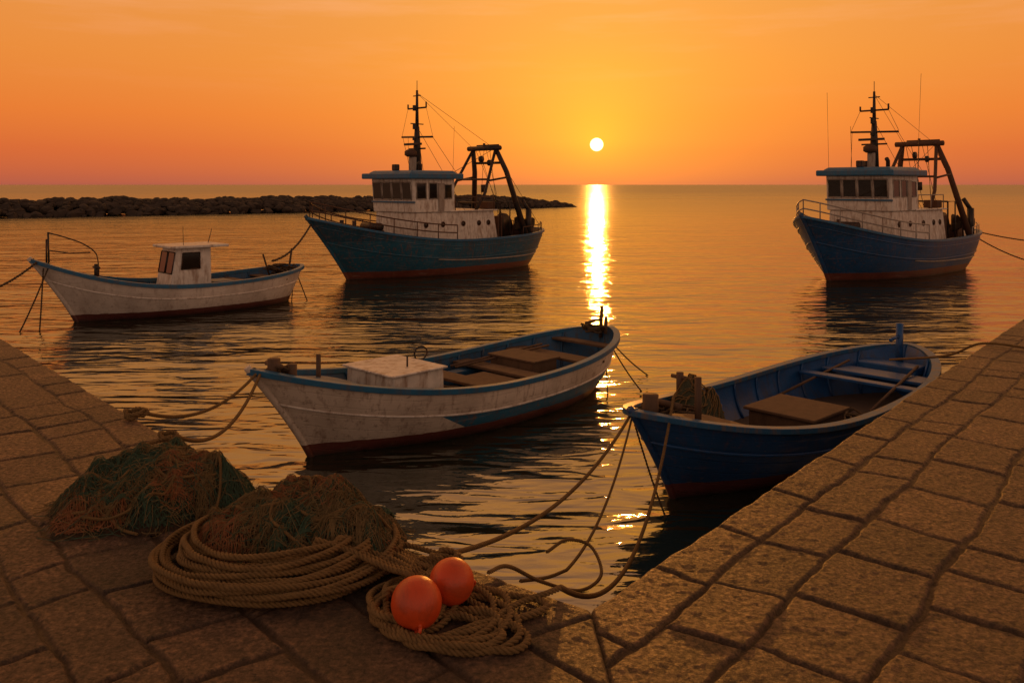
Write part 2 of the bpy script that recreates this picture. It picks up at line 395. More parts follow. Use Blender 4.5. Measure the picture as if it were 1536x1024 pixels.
# ------------------------------------------------------------ trawler
def trawler(loc,rz,scale,hullmat,seed=0):
    E=empty('fishing_trawler',loc,rz,scale)
    H=Hull(B=1.75,pb=2.7,qb=.75,ps=4.5,qs=.55,zm=1.22,zb=2.12,zst=1.42,kb=2.0,D=.9,xb=6.2,xbk=4.3,xs=4.75+.2*seed,xsk=3.9+.2*seed,em=.42,eb=1.35,es=.7)
    fl=lambda u:H.zs(u)-.5
    build_hull(H,E,hullmat,WHITE if seed else DARK,DECK,BLUEP,fl,(.05,.1,.08),.08,((.70,.028),(.90,.024)),hullmat,)
    lst=[]
    for side in (1,-1): lst.append(([H.pt(u,.66+.05*u,side) for u in np.linspace(-.9,.35,30)],.028))
    tubes('side_rub_rail',lst,RAILM,E,6)
    box('deckhouse',-1.55,2.55,-1.18,1.18,.75,2.22,WHITE,E,.03,tx0=.25,tx1=0,ty=.08)
    box('deckhouse_roof',-1.45,1.0,-1.2,1.2,2.222,2.27,WHITE,E,.015)
    boxes('deckhouse_trim',[(-1.6,2.58,-1.22,1.22,1.02,1.10)],RAILM,E)
    box('wheelhouse',.75,2.62,-1.16,1.16,2.225,3.42,WHITE,E,.03,tx0=0,tx1=.12,ty=.03)
    box('wheelhouse_roof',.5,3.02,-1.36,1.36,3.40,3.60,BLUEP,E,.04)
    box('roof_crown',.65,2.85,-1.2,1.2,3.602,3.70,BLUEP,E,.04,tx0=.1,tx1=-.15,ty=.12)
    boxes('wheelhouse_band',[(2.63,2.70,-1.175,1.175,2.56,2.62)],BLUEP,E)
    g=[];fr=[]
    def win_front(y0,y1,z0,z1):
        k=lambda z: 2.62+.12*(z-2.225)/1.195
        V=[(k(z0)+.012,y0,z0),(k(z0)+.012,y1,z0),(k(z1)+.012,y1,z1),(k(z1)+.012,y0,z1)]
        g.append((V,[(0,1,2,3)]))
        Q=V+[V[0]]
        for a,b in zip(Q[:-1],Q[1:]): fr.append(([a,b],.022))
    for i in range(4):
        y=-1.06+i*.54; win_front(y,y+.47,2.68,3.28)
    def win_side(x0,x1,z0,z1,y):
        for s_ in (1,-1):
            V=[(x0,s_*y,z0),(x1,s_*y,z0),(x1,s_*(y-.015),z1),(x0,s_*(y-.015),z1)]
            g.append((V,[(0,1,2,3)])); Q=V+[V[0]]
            for a,b in zip(Q[:-1],Q[1:]): fr.append(([a,b],.02))
    win_side(2.12,2.56,2.70,3.25,1.155); win_side(1.6,1.98,2.70,3.25,1.155); win_side(.9,1.25,2.7,3.2,1.155)
    V,F=merge(g); mesh('windows',V,F,GLASS,E,False); tubes('window_frames',fr,RAILM,E,5)
    lst=[]
    for x in (2.1,1.3,.3,-.5,-1.0):
        for s_ in (1,-1):
            a=np.linspace(0,2*np.pi,13); P=[(x+.09*math.cos(k),s_*1.125,1.78+.09*math.sin(k)) for k in a]; lst.append((P,.02))
    tubes('porthole_rims',lst,RUST,E,5)
    V,F=merge([tubedata([(x,1.0,1.78),(x,1.135,1.78)],.075,12) for x in (2.1,1.3,.3,-.5,-1.0)]+[tubedata([(x,-1.0,1.78),(x,-1.135,1.78)],.075,12) for x in (2.1,1.3,.3,-.5,-1.0)])
    mesh('portholes',V,F,GLASS,E)
    box('wheelhouse_door',1.28,1.56,1.13,1.175,2.26,3.25,RAILM,E,.01)
    mx=1.55; tp=6.62-.3*seed
    tubes('mast',[([(mx,0,3.6),(mx,0,4.6),(mx,0,5.3)],[.17,.13,.085]),([(mx,0,5.2),(mx,0,tp)],[.07,.04]),([(mx+.1,.0,3.6),(mx+.02,0,5.2)],.05),
       ([(mx,0,tp-.05),(mx,0,tp+.35)],.012)],DARK,E)
    ch=tp-.65
    tubes('crosstrees',[([(mx,-.85,4.95),(mx,.85,4.9)],.035),([(mx,-.5,ch),(mx,.5,ch)],.032),([(mx,-.2,tp-.2),(mx,.2,tp-.2)],.02),([(mx,-.45,4.5),(mx,.45,4.5)],.03),
       ([(mx,.5,ch),(mx,.5,ch+.2)],.03),([(mx,-.5,ch),(mx,-.5,ch+.16)],.03),([(mx-.3,0,5.4),(mx+.3,0,5.4)],.02)],DARK,E,6)
    V,F=merge([tubedata([(mx+.3,0,4.2),(mx+.3,0,4.26),(mx+.3,0,4.40),(mx+.3,0,4.46)],[.13,.22,.22,.13],16)]); mesh('radar_dome',V,F,RUST,E)
    box('radar_scanner',mx+.15,mx+.25,-.45,.45,4.62,4.70,DARK,E); box('radar_pedestal',mx+.1,mx+.3,-.1,.1,3.66,4.2,RAILM,E)
    boxes('mast_lights',[(mx+.05,mx+.17,-.05,.05,ch-.1,ch+.1),(mx+.05,mx+.17,-.05,.05,5.2,5.4),(mx+.05,mx+.17,-.06,.06,4.8,4.9)],BLACK,E)
    w_=.0075
    st=[([(mx,0,tp-.1),(-1.8,.55,4.65)],w_),([(mx,0,tp-.1),(-1.8,-.55,4.65)],w_),([(mx,.8,4.95),(.7,1.3,3.5)],w_),([(mx,-.8,4.95),(.7,-1.3,3.5)],w_),
        ([(mx,0,5.3),(.1,1.0,2.25)],w_),([(mx,0,5.3),(.1,-1.0,2.25)],w_),([(mx,.5,ch),(mx,.85,4.95)],w_),([(mx,-.5,ch),(mx,-.85,4.95)],w_)]
    tubes('stays',st,DARK,E,4)
    if seed: tubes('whip_antennas',[([(2.6,-1.1,3.6),(2.62,-1.15,6.3)],.006),([(.7,1.1,3.6),(.65,1.2,6.9)],.006),([(1.0,-1.1,3.6),(1.0,-1.15,5.2)],.008)],DARK,E,4)
    else: tubes('whip_antennas',[([(.8,1.1,3.6),(.78,1.15,5.3)],.007),([(1.0,-1.1,3.6),(1.0,-1.15,5.0)],.008)],DARK,E,4)
    tubes('roof_vents',[([(2.0,.7,3.64),(2.0,.7,3.9),(2.1,.7,3.98)],.07),([(.9,-.6,3.64),(.9,-.6,3.95)],.09)],DARK,E)
    box('searchlight',2.45,2.65,-.1,.12,3.70,3.92,DARK,E,.03)
    gx=-1.9; gz=4.62
    leg=[([(gx,s_*.62,gz),(-2.25,s_*.88,3.7),(-2.8,s_*1.5,1.0)],[.09,.10,.12]) for s_ in (1,-1)]
    leg+=[([(gx,s_*.62,gz-.05),(-1.0,s_*.95,2.9),(-.45,s_*1.02,2.25)],.06) for s_ in (1,-1)]
    leg+=[([(gx,-.88,gz),(gx,.88,gz)],.095),([(-2.1,-.78,4.05),(-2.1,.78,4.05)],.05),([(-1.25,-.86,3.4),(-1.25,.86,3.4)],.04),([(gx,0,gz),(gx,0,gz+.2)],.05),
          ([(gx-.1,-.5,gz+.12),(gx-.1,.7,gz+.12)],.03),([(-1.25,.88,3.35),(-2.3,.98,3.5)],.04),([(-1.25,-.88,3.35),(-2.3,-.98,3.5)],.04)]
    tubes('stern_gantry',leg,RUST if seed else DARK,E,8)
    tubes('gantry_wires',[([(gx,.3,gz),(-2.6,.2,1.3)],.013),([(gx,-.3,gz),(-3.3,-.3,1.5)],.012),([(gx,.0,gz),(-1.7,0,2.2)],.012),([(gx,.5,gz),(-4.2,1.0,1.4)],.01),([(gx,-.5,gz),(-4.2,-.9,1.4)],.01),([(gx,.62,gz),(.6,.8,3.6)],.01),([(gx,.1,gz),(-2.4,.6,1.6)],.01)],DARK,E,4)
    V,F=merge([tubedata([(gx,-.2,4.2),(gx,-.12,4.2)],.13,12),tubedata([(gx,.25,4.05),(gx,.33,4.05)],.12,12),tubedata([(gx,.0,2.9),(gx+.02,.0,3.2)],.12,8)]); mesh('gantry_blocks',V,F,DARK,E)
    V,F=merge([tubedata([(-2.2,-.7,1.55),(-2.2,.7,1.55)],.38,14),tubedata([(-2.2,-.75,1.55),(-2.2,-.68,1.55)],.55,18),tubedata([(-2.2,.68,1.55),(-2.2,.75,1.55)],.55,18)]); mesh('net_drum',V,F,DARK,E)
    boxes('deck_gear',[(-3.4,-2.9,-.9,-.3,.8,1.75),(-3.9,-3.3,.2,.8,.85,1.6),(-1.9,-1.62,.3,1.0,.8,2.0),(3.3,3.9,-.35,.35,1.0,1.62),(-1.5,-1.1,.5,1.0,2.28,2.55)],RUST,E,.03)
    tubes('aft_frame',[([(-1.6,1.15,1.0),(-1.6,1.15,2.5),(-2.6,1.2,2.5),(-2.6,1.3,1.0)],.03),([(-1.6,-1.15,1.0),(-1.6,-1.15,2.5),(-2.6,-1.2,2.5),(-2.6,-1.3,1.0)],.03),([(-1.6,-1.15,2.5),(-1.6,1.15,2.5)],.03),
        ([(-2.1,1.2,1.0),(-2.1,1.2,2.5)],.025),([(-2.95,1.40,1.1),(-2.95,1.40,2.25)],.12),([(-2.95,1.40,2.2),(-2.8,1.2,2.6)],.08)],DARK,E,6)
    V,F=merge([tubedata(catmull([(-3.0+.3*math.cos(a*2),1.0+.35*math.sin(a),1.6+.2*math.cos(a*3)+k*.05) for a in np.linspace(0,6,8)]),.07,6) for k in range(4)]); mesh('piled_net',V,F,ROPED,E)
    lst=[]
    UU=[.18,.32,.46,.6,.73,.85,.94,1.0]
    for s_ in (1,-1):
        for h_ in (.25,.52): lst.append((catmull([np.array(H.pt(u,1,s_,.06))+np.array([0,0,h_]) for u in UU]),.022))
        for u in UU: a=H.pt(u,1,s_,.06); lst.append(([a,(a[0],a[1],a[2]+.52)],.018))
    UU=[-.5,-.62,-.74,-.85,-.94]
    for s_ in (1,-1):
        lst.append((catmull([np.array(H.pt(u,1,s_,.06))+np.array([0,0,.3]) for u in UU]),.018))
        for u in UU: a=H.pt(u,1,s_,.06); lst.append(([a,(a[0],a[1],a[2]+.3)],.016))
    for s_ in (1,-1):
        lst.append(([(.7,s_*1.12,2.27),(.7,s_*1.12,2.75),(-1.3,s_*1.12,2.75),(-1.3,s_*1.12,2.27)],.018)); lst.append(([(-.3,s_*1.12,2.27),(-.3,s_*1.12,2.75)],.016))
    tubes('railing',lst,RAILM if seed else RUST,E,6)
    tubes('bollards',[([(4.6,.35,1.3),(4.6,.35,2.0)],.07),([(4.6,-.35,1.3),(4.6,-.35,2.0)],.07),([(3.6,-.5,1.75),(3.6,.5,1.75)],.14)],DARK,E)
    return E,H
TH1=hullpaint('trawler_hull_teal',[(0,(.19,.042,.020)),(.26,(.008,.10,.17)),(1.32,(.010,.072,.125))],(-1,3),.8)
TH2=hullpaint('trawler_hull_blue',[(0,(.19,.042,.020)),(.26,(.006,.072,.20)),(1.5,(.006,.062,.165))],(-1,3),.5)
trawler((-2.39,32.1,SEA),math.atan2(-.73,-.68),1.0,TH1,0)
trawler((14.1,31.4,SEA),math.atan2(-.65,-.76),1.03,TH2,1)
# ------------------------------------------------------------ small white boat with cabin
def cabin_boat():
    E=empty('fishing_boat',(-8.2,21.75,SEA),math.atan2(-.687,-.727))
    H=Hull(B=1.08,pb=2.2,qb=.85,ps=3.2,qs=.6,zm=.74,zb=1.5,zst=.95,kb=2.2,D=.35,xb=3.65,xbk=2.6,xs=3.15,xsk=2.7,em=.45,eb=1.15,es=.8)
    mh=hullpaint('white_hull',[(0,(.13,.032,.024)),(.17,(.72,.63,.54))],(-1,3),.45)
    build_hull(H,E,mh,BLUEI,DECK,BLUEP,lambda u:.3 if u<.3 else .3+(u-.3)*1.1,(.04,.07,.09),.05,((.72,.018),),WHITE,9)
    box('cabin',-.35,.75,-.5,.5,.3,1.62,WHITE,E,.03,tx1=-.22,ty=.05)
    box('cabin_roof',-.75,.72,-.62,.62,1.622,1.69,WHITE,E,.02)
    g=[];fr=[]
    def quad(V):
        g.append((V,[(0,1,2,3)])); Q=V+[V[0]]
        for a,b in zip(Q[:-1],Q[1:]): fr.append(([a,b],.015))
    kx=lambda z:.75-.22*(z-.3)/1.32+.012; ky=lambda z:.5-.05*(z-.3)/1.32+.008
    for y0,y1 in ((-.42,-.03),(.03,.42)): quad([(kx(1.0),y0,1.0),(kx(1.0),y1,1.0),(kx(1.52),y1,1.52),(kx(1.52),y0,1.52)])
    for s_ in (1,-1): quad([(-.05,s_*ky(1.1),1.1),(.42,s_*ky(1.1),1.1),(.38,s_*ky(1.5),1.5),(-.05,s_*ky(1.5),1.5)])
    V,F=merge(g); mesh('windows',V,F,GLASS,E,False); tubes('window_frames',fr,DARK,E,5)
    tubes('bow_frame',[([(3.3,.1,1.3),(3.32,.1,2.12)],.022),([(3.3,-.1,1.3),(3.3,-.1,1.95)],.022),(catmull([(3.3,.1,2.1),(2.95,.15,1.98),(2.6,.2,1.82),(2.35,.25,1.6),(2.3,.3,1.3),(2.3,.3,1.0)]),.015),([(3.3,0,1.7),(2.9,.2,1.62),(2.45,.2,1.62)],.013),
       ([(2.35,.3,1.0),(2.35,.3,1.35)],.05),([(2.35,.1,1.27),(2.35,.5,1.27)],.03)],DARK,E,6)
    tubes('antennas',[([(.3,.3,1.68),(.32,.32,2.15)],.008),([(-.6,-.3,1.68),(-.7,-.3,2.05)],.010)],DARK,E,4)
    boxes('thwarts',[(-1.5,-1.2,-.95,.95,.62,.67),(-2.3,-2.0,-.8,.8,.66,.71)],WOOD,E)
    lst=[]
    for k in range(9):
        a=rng.random((6,3))*np.array([.7,.9,.3])+np.array([-2.9,-.45,.7]); lst.append((catmull(a,6),.022))
    tubes('stern_gear',lst+[([(-2.6,.2,.5),(-2.75,.2,1.45)],.03),([(-2.4,-.3,.5),(-2.1,-.2,1.3)],.025)],ROPED,E,5)
    boxes('engine_cover',[(-1.05,-.5,-.35,.35,.3,.72)],BLUEI,E,.02)
cabin_boat()
# ------------------------------------------------------------ centre wooden boat
def centre_boat():
    hd=np.array([-.70,-.715]); cx,cy=-.53,11.95
    E=empty('wooden_fishing_boat',(cx,cy,SEA),math.atan2(hd[1],hd[0]))
    H=Hull(B=1.02,pb=2.3,qb=.85,ps=3.0,qs=.62,zm=.62,zb=1.13,zst=.86,kb=2.0,D=.32,xb=3.42,xbk=2.55,xs=3.0,xsk=2.6,em=.42,eb=1.1,es=.8)
    mh=hullpaint('white_blue_hull',[(0,(.16,.036,.024)),(.15,(.76,.64,.52))],(-1,3),.68,planks=8,stripe=(.25,.66,.95,(.012,.15,.28)))
    build_hull(H,E,mh,BLUEI,DECK,BLUEP,lambda u:.16,(.035,.07,.07),.05,((.68,.016),),WHITE,11)
    U=np.linspace(.62,.995,14); V=[];F=[]
    for u in U:
        a=H.pt(u,1,1,.06)
        for s_ in np.linspace(1,-1,7): V.append((a[0],a[1]*s_,a[2]-.05+.04*(1-s_*s_)))
    for i in range(13):
        for j in range(6): k=i*7+j; F.append((k,k+1,k+8,k+7))
    mesh('foredeck',V,F,BLUEI,E)
    box('engine_box',.98,1.82,-.50,.50,.16,.86,WHITE,E,.02,tx1=-.03,ty=.02)
    box('engine_box_lid',.95,1.84,-.53,.53,.862,.89,WHITE,E,.012)
    tubes('posts',[([(2.95,.12,.8),(2.95,.12,1.15)],.05),([(3.12,-.0,.9),(3.12,0,1.22)],.075),([(3.12,-.16,1.15),(3.12,.16,1.15)],.03),([(2.35,-.28,.6),(2.35,-.28,1.12)],.03)],WOOD,E)
    tubes('ring',[([(.80+.11*math.cos(a),-.2,.93+.09*math.sin(a)) for a in np.linspace(0,6.3,20)],.012),([(1.35,.2,.88),(1.35,.2,1.03)],.012)],DARK,E,6)
    boxes('thwarts',[(.1,.42,-.93,.93,.5,.54),(-.72,-.42,-.93,.93,.5,.54),(-1.85,-1.5,-.86,.86,.56,.60),(-2.5,-2.3,-.60,.60,.66,.70)],WOOD,E)
    box('fish_crate',-1.35,-.85,-.55,.35,.3,.62,WOOD,E,.01); box('fish_crate_lid',-1.4,-.82,-.58,.38,.622,.65,WOOD,E,.006)
    box('crate',-.38,.0,-.2,.5,.18,.50,WOOD,E,.01)
    boxes('side_lockers',[(-1.3,.8,.56,.74,.3,.46),(-1.3,.8,-.74,-.56,.3,.46)],BLUEI,E)
    lst=[([(-.1,-.6,.56),(-1.9,-.45,.66)],.018),([(-.1,-.5,.56),(-1.9,-.3,.66)],.018)]; tubes('oars',lst,WOOD,E,6)
    lst=[]
    for k in range(12): 
        a=rng.random((6,3))*np.array([.5,.9,.2])+np.array([.4,-.45,.28]); lst.append((catmull(a,6),.017))
    for k in range(8):
        a=rng.random((6,3))*np.array([.3,.4,.12])+np.array([-2.8,-.2,.82]); lst.append((catmull(a,6),.016))
    for k in range(9):
        a=rng.random((6,3))*np.array([.3,.26,.12])+np.array([2.88,-.13,1.0]); lst.append((catmull(a,6),.014))
    tubes('loose_rope',lst,ROPED,E,6)
    tubes('stern_post',[([(-2.83,0,.7),(-2.86,0,1.22)],.03),([(-2.83,.0,1.0),(-2.45,.0,.98)],.025),([(-2.7,.2,.8),(-2.72,.2,1.08)],.03)],WOOD,E,6)
centre_boat()
# ------------------------------------------------------------ blue boat
def blue_boat():
    a=np.array([1.16,8.27]); b=np.array([5.95,12.8]); hd=(a-b)/np.linalg.norm(a-b); L=np.linalg.norm(a-b); c=(a+b)/2
    E=empty('wooden_fishing_boat',(c[0],c[1],SEA),math.atan2(hd[1],hd[0]))
    H=Hull(B=1.04,pb=2.6,qb=.8,ps=2.8,qs=.62,zm=.60,zb=1.0,zst=.80,kb=2.2,D=.32,xb=L/2,xbk=L/2-.75,xs=L/2,xsk=L/2-.5,em=.42,eb=1.0,es=.8)
    mh=hullpaint('blue_hull',[(0,(.14,.03,.026)),(.17,(.006,.068,.22))],(-1,3),.3,planks=8)
    mr=simple('worn_gunwale',(.020,.11,.24),.45,dirt=(.16,.11,.07),dirtamt=.8)
    build_hull(H,E,mh,BLUED,DECK,mr,lambda u:.14,(.04,.08,.06),.05,((.72,.018),),BLUED,11)
    U=np.linspace(.60,.995,14); V=[];F=[]
    for u in U:
        q_=H.pt(u,1,1,.06)
        for s_ in np.linspace(1,-1,7): V.append((q_[0],q_[1]*s_,q_[2]-.04+.03*(1-s_*s_)))
    for i in range(13):
        for j in range(6): k=i*7+j; F.append((k,k+1,k+8,k+7))
    mesh('foredeck',V,F,WOOD,E)
    tubes('posts',[([(3.0,.0,.8),(3.0,.0,1.12)],.08),([(2.62,.30,.7),(2.62,.30,1.28)],.035),([(2.8,-.22,1.0),(2.8,.22,1.0)],.035),([(1.2,-.93,.6),(1.2,-.93,.92)],.045),([(1.2,-1.05,.86),(1.2,-.8,.86)],.025)],WOOD,E)
    tubes('stern_post',[([(-2.95,.0,.5),(-2.97,.0,1.16)],.055),([(-2.95,0,.98),(-2.65,0,.95)],.025)],BLUED,E)
    boxes('thwarts',[(-2.35,-1.95,-.70,.70,.52,.56),(-1.72,-1.55,-.84,.84,.5,.54)],BLUED,E)
    boxes('bench',[(-.25,.55,-.38,.45,.14,.46)],WOOD,E); box('bench_top',-.3,.6,-.43,.5,.462,.50,WOOD,E,.01)
    box('stern_bench',-2.85,-2.5,-.42,.42,.5,.62,BLUED,E,.02)
    tubes('oars',[([(-.6,.62,.42),(-2.6,.4,.64)],.02),([(-.7,-.7,.35),(-2.4,-.5,.62)],.02)],WOOD,E,6)
    lst=[]
    for k in range(8):
        q_=rng.normal(size=(6,3))*np.array([.14,.14,.02])+np.array([2.75,0,.93]); lst.append((catmull(q_,6),.012))
    for k in range(6):
        q_=rng.normal(size=(6,3))*np.array([.3,.25,.03])+np.array([-.8,.3,.22]); lst.append((catmull(q_,6),.014))
    tubes('loose_rope',lst,ROPED,E,5)
    # small heap of net against the far side, draped over the gunwale
    V=[];F=[]; nn=31; cx_,cy_,rx_,ry_,hh_=1.35,-.62,.42,.36,.62
    def hz(x,y): return .20+hh_*max(0,1-x*x-y*y)**.5*(1+.5*float(fbm(np.array(x*2.+3),np.array(y*2.),3)))
    for i in range(nn):
        for j in range(nn):
            x=(i/(nn-1)-.5)*2; y=(j/(nn-1)-.5)*2; V.append((cx_+x*rx_,cy_+y*ry_,hz(x,y)+rng.normal()*.008))
    for i in range(nn-1):
        for j in range(nn-1): k=i*nn+j; F.append((k,k+1,k+nn+1,k+nn))
    mesh('piled_net',V,F,NETD,E)
    lst=[]
    for k in range(60):
        a0=rng.uniform(0,6.28,1)[0]; P=[]
        for i in range(6):
            rr=.95-.17*i+rng.normal()*.05; aa=a0+.45*i+rng.normal()*.15; x=rr*math.cos(aa); y=rr*math.sin(aa)
            P.append((cx_+x*rx_,cy_+y*ry_,hz(x,y)+.015))
        lst.append((catmull(P,5),.007))
    tubes('piled_net_twine',lst,ROPE,E,4)
blue_boat()
# ------------------------------------------------------------ breakwater
def breakwater():
    parts=[]; bm=bmesh.new(); bmesh.ops.create_icosphere(bm,subdivisions=2,radius=1); bv=np.array([v.co[:] for v in bm.verts]); bf=[[v.index for v in f.verts] for f in bm.faces]; bm.free()
    a=np.array([-100.,52.]); b=np.array([8.3,124.]); d=(b-a); L=np.linalg.norm(d); d/=L; nrm=np.array([-d[1],d[0]])
    for i in range(3800):
        s=L*rng.random()**.85; tt=rng.uniform(-1,1); end=min(1,(L-s)/11)**.8
        w_=3.8*(.45+.55*end); top=(1.76+.08*math.sin(s*.3)+.10*math.sin(s*1.1))*(.25+.75*end)*(1-abs(tt))**.45
        p_=a+d*s+nrm*tt*w_; r=rng.uniform(.25,.60)*(0.8+.2*end)
        v=bv*(1+rng.normal(size=(len(bv),1))*.05)
        for _ in range(3):
            ax=rng.normal(size=3); ax/=np.linalg.norm(ax); k=rng.uniform(.45,.75); dd=v@ax; v=v-np.outer(np.maximum(dd-k,0),ax); dd=v@ax; v=v+np.outer(np.maximum(-dd-k,0),ax)
        v=v*np.array([1.35,1.,.8])*r*1.25; aa=rng.uniform(0,6.28); cz,sz=math.cos(aa),math.sin(aa)
        v=v@np.array([[cz,sz,0],[-sz,cz,0],[0,0,1]])
        parts.append((v+np.array([p_[0],p_[1],SEA+top-.36]),bf))
    V,F=merge(parts); mesh('breakwater',V,F,simple('breakwater_rock',(.045,.030,.021),.9,scale=.7,var=.7,bump=.8,bscale=3),None,False)
breakwater()
# ------------------------------------------------------------ ropes
def bez(pts,n=14): return catmull(pts,n)
rope('mooring_rope',sagline((-2.83,9.55,-.08),(-3.22,7.35,.05),.22),.017,ROPE)
P1=sagline((-2.80,9.5,-.10),(-2.62,6.66,.04),.28)
P1=np.vstack([P1,bez([(-2.62,6.66,.04),(-2.78,6.45,.03),(-2.75,6.1,.04),(-2.5,5.75,.12),(-2.3,5.55,.28)])[1:]])
rope('mooring_rope',P1,.017,ROPE)
def knot(name,c,r,n,R,mat=ROPE,seed=1):
    g=np.random.default_rng(seed); P=[]
    for i in range(n):
        a=i*.9+g.uniform(-.3,.3); rr=r*g.uniform(.5,1); P.append((c[0]+rr*math.cos(a),c[1]+rr*.8*math.sin(a),c[2]+R+R*1.5*(i%5)/2.+.2*R*g.random()))
    rope(name,catmull(P,8),R,mat)
knot('rope_knot',(-3.22,7.3,0),.10,16,.018,seed=2); knot('rope_knot',(-2.66,6.62,0),.09,14,.018,seed=3); knot('rope_knot',(-.34,4.47,0),.08,20,.016,seed=5)
rope('mooring_rope',np.vstack([bez([(-.9,4.75,.05),(-.6,4.66,.04),(-.36,4.52,.04)])[:-1],sagline((-.36,4.52,.04),(1.22,8.5,-.22),.27)]),.0145,ROPE)
rope('mooring_rope',bez([(-.12,4.34,.03),(-.02,4.52,-.02),(.16,4.78,-.22),(.40,5.05,-.40),(.56,5.35,-.44),(.52,5.62,-.38),(.36,5.60,-.33),(.22,5.35,-.3)]),.011,ROPE)
rope('mooring_rope',np.vstack([bez([(.05,5.0,-.32),(.22,5.35,-.46),(.36,5.65,-.55)])[:-1],sagline((.36,5.65,-.55),(1.2,8.48,-.28),.22)]),.011,ROPE)
rope('mooring_rope',np.vstack([bez([(-.1,3.85,.03),(.03,4.02,.03),(.17,4.12,.03),(.24,4.2,.02)])[:-1],sagline((.24,4.2,.02),(1.62,8.55,-.12),.66)]),.0145,ROPE)
rope('mooring_rope',sagline((-10.7,19.2,.25),(-12.3,16.8,0.),.5),.03,ROPED,ds=.06)
rope('mooring_rope',sagline((-10.6,19.3,.1),(-10.3,18.6,-1.25),.05),.02,ROPED,ds=.06)
rope('mooring_rope',sagline((-10.5,19.3,.1),(-10.7,18.5,-1.25),.05),.02,ROPED,ds=.06)
rope('mooring_rope',sagline((-6.5,27.8,.8),(-6.6,23.5,-.1),.25),.035,ROPED,ds=.08)
rope('mooring_rope',sagline((-6.1,23.9,-.3),(-5.6,23.5,-1.3),.0),.015,ROPED,ds=.06)
rope('mooring_rope',sagline((-6.1,23.9,-.3),(-6.0,23.2,-1.3),.0),.015,ROPED,ds=.06)
rope('mooring_rope',sagline((18.2,34.3,.25),(25.5,33.2,0.1),.5),.03,ROPED,ds=.08)
rope('mooring_rope',sagline((18.2,34.3,.2),(24.5,31.2,0.),1.3),.03,ROPED,ds=.08)
for e in ((2.05,13.2,-1.25),(2.35,14.4,-1.25),(1.45,12.9,-1.25)): rope('mooring_rope',sagline((1.52,13.95,-.44),e,.06),.013,ROPED,ds=.04)
rope('mooring_rope',sagline((1.2,8.5,-.3),(1.5,8.2,-1.25),.05),.012,ROPED,ds=.03)
rope('mooring_rope',bez([(5.4,12.2,-.5),(5.6,11.0,-.2),(5.85,10.6,.03),(6.3,10.2,.03)]),.016,ROPE)
def coil(name,c,rx,ry,n,rise,R,inner,seed,jit=.05):
    g=np.random.default_rng(seed); P=[]; tot=int(n*26)
    for i in range(tot):
        f=i/tot; a=i/26*2*np.pi; lay=(i/26)
        k=1-(1-inner)*(lay%6)/6
        rr=k+jit*math.sin(a*1.0+lay*2.1)+jit*.6*math.sin(2*a+lay*1.3)+g.normal()*.006
        z=R*1.0+(1-k)*rise/(1-inner+1e-6)+R*1.7*(lay//6)*.8+.012*math.sin(3*a+lay*1.7)
        P.append((c[0]+rx*rr*math.cos(a)+.015*math.sin(lay*5),c[1]+ry*rr*math.sin(a)+.015*math.cos(lay*4),max(R,z)))
    return catmull(np.array(P),3)
V,F=merge([ropedata(coil('a',(-1.25,4.53),.64,.55,20,.12,.016,.62,1),.016)])
mesh('rope_coil',V,F,ROPE)
parts=[ropedata(coil('b',(-.33,3.93),.30,.26,4,.02,.0165,.72,8,.12),.0165),ropedata(coil('c',(-.25,3.78),.26,.17,4,.03,.0165,.6,9,.16),.0165),
 ropedata(coil('e',(-.48,4.02),.20,.26,5,.05,.0165,.55,12,.16),.0165),
 ropedata(bez([(-1.0,4.45,.05),(-.75,4.3,.05),(-.6,4.35,.04),(-.45,4.45,.05),(-.3,4.35,.04),(-.15,4.2,.02),(.0,4.12,.02),(.12,4.08,.02),(.16,4.0,.02),(-.0,3.9,.02),(-.2,3.95,.03)]),.0165),
 ropedata(bez([(-.2,3.66,.02),(0,3.63,.02),(.07,3.72,.02),(.02,3.82,.02),(-.1,3.84,.035),(-.3,3.7,.04)]),.0165)]
for k in range(9):
    g=np.random.default_rng(60+k); o=g.uniform(-.05,.05,2)
    parts.append(ropedata(bez([(-1.0+o[0],4.7+o[1]-.05*k,.04+.02*k),(-.82,4.72-.05*k,.05+.012*k),(-.62,4.62-.05*k+o[0],.03+.01*k),(-.5,4.5-.045*k,.03+.01*k),(-.36-.02*k,4.4-.03*k+o[1],.03),(-.42-.02*k,4.25-.03*k,.03+.008*k),(-.6,4.15-.02*k,.025+.005*k)]),.0165))
V,F=merge(parts); mesh('rope_coil',V,F,ROPE)
# ------------------------------------------------------------ nets
def netmat(name,stops):
    m,t,p=newmat(name); oc=t.n('ShaderNodeTexCoord').outputs['Object']
    n=t.noise(oc,4.5,3,.6); c=t.ramp(n,stops)
    n2=t.noise(oc,90,4,.7); c=t.mix(1.0,c,t.ramp(n2,[(.3,(.25,.25,.25)),(.7,(1.4,1.4,1.4))]),'MULTIPLY')
    t.set(p.inputs['Base Color'],c); p.inputs['Roughness'].default_value=.85
    t.set(p.inputs['Normal'],t.n('ShaderNodeBump',i_Strength=1.,i_Distance=.02,i_Height=n2)); return m
NB=netmat('net_mass',[(.35,(.04,.038,.018)),(.5,(.085,.04,.015)),(.62,(.03,.038,.022))])
NG=simple('green_net_twine',(.035,.075,.040),.7,var=.5,scale=30); NO=simple('orange_net_twine',(.26,.095,.03),.7,var=.5,scale=30); NT=simple('tan_net_twine',(.17,.11,.04),.8,var=.5,scale=30)
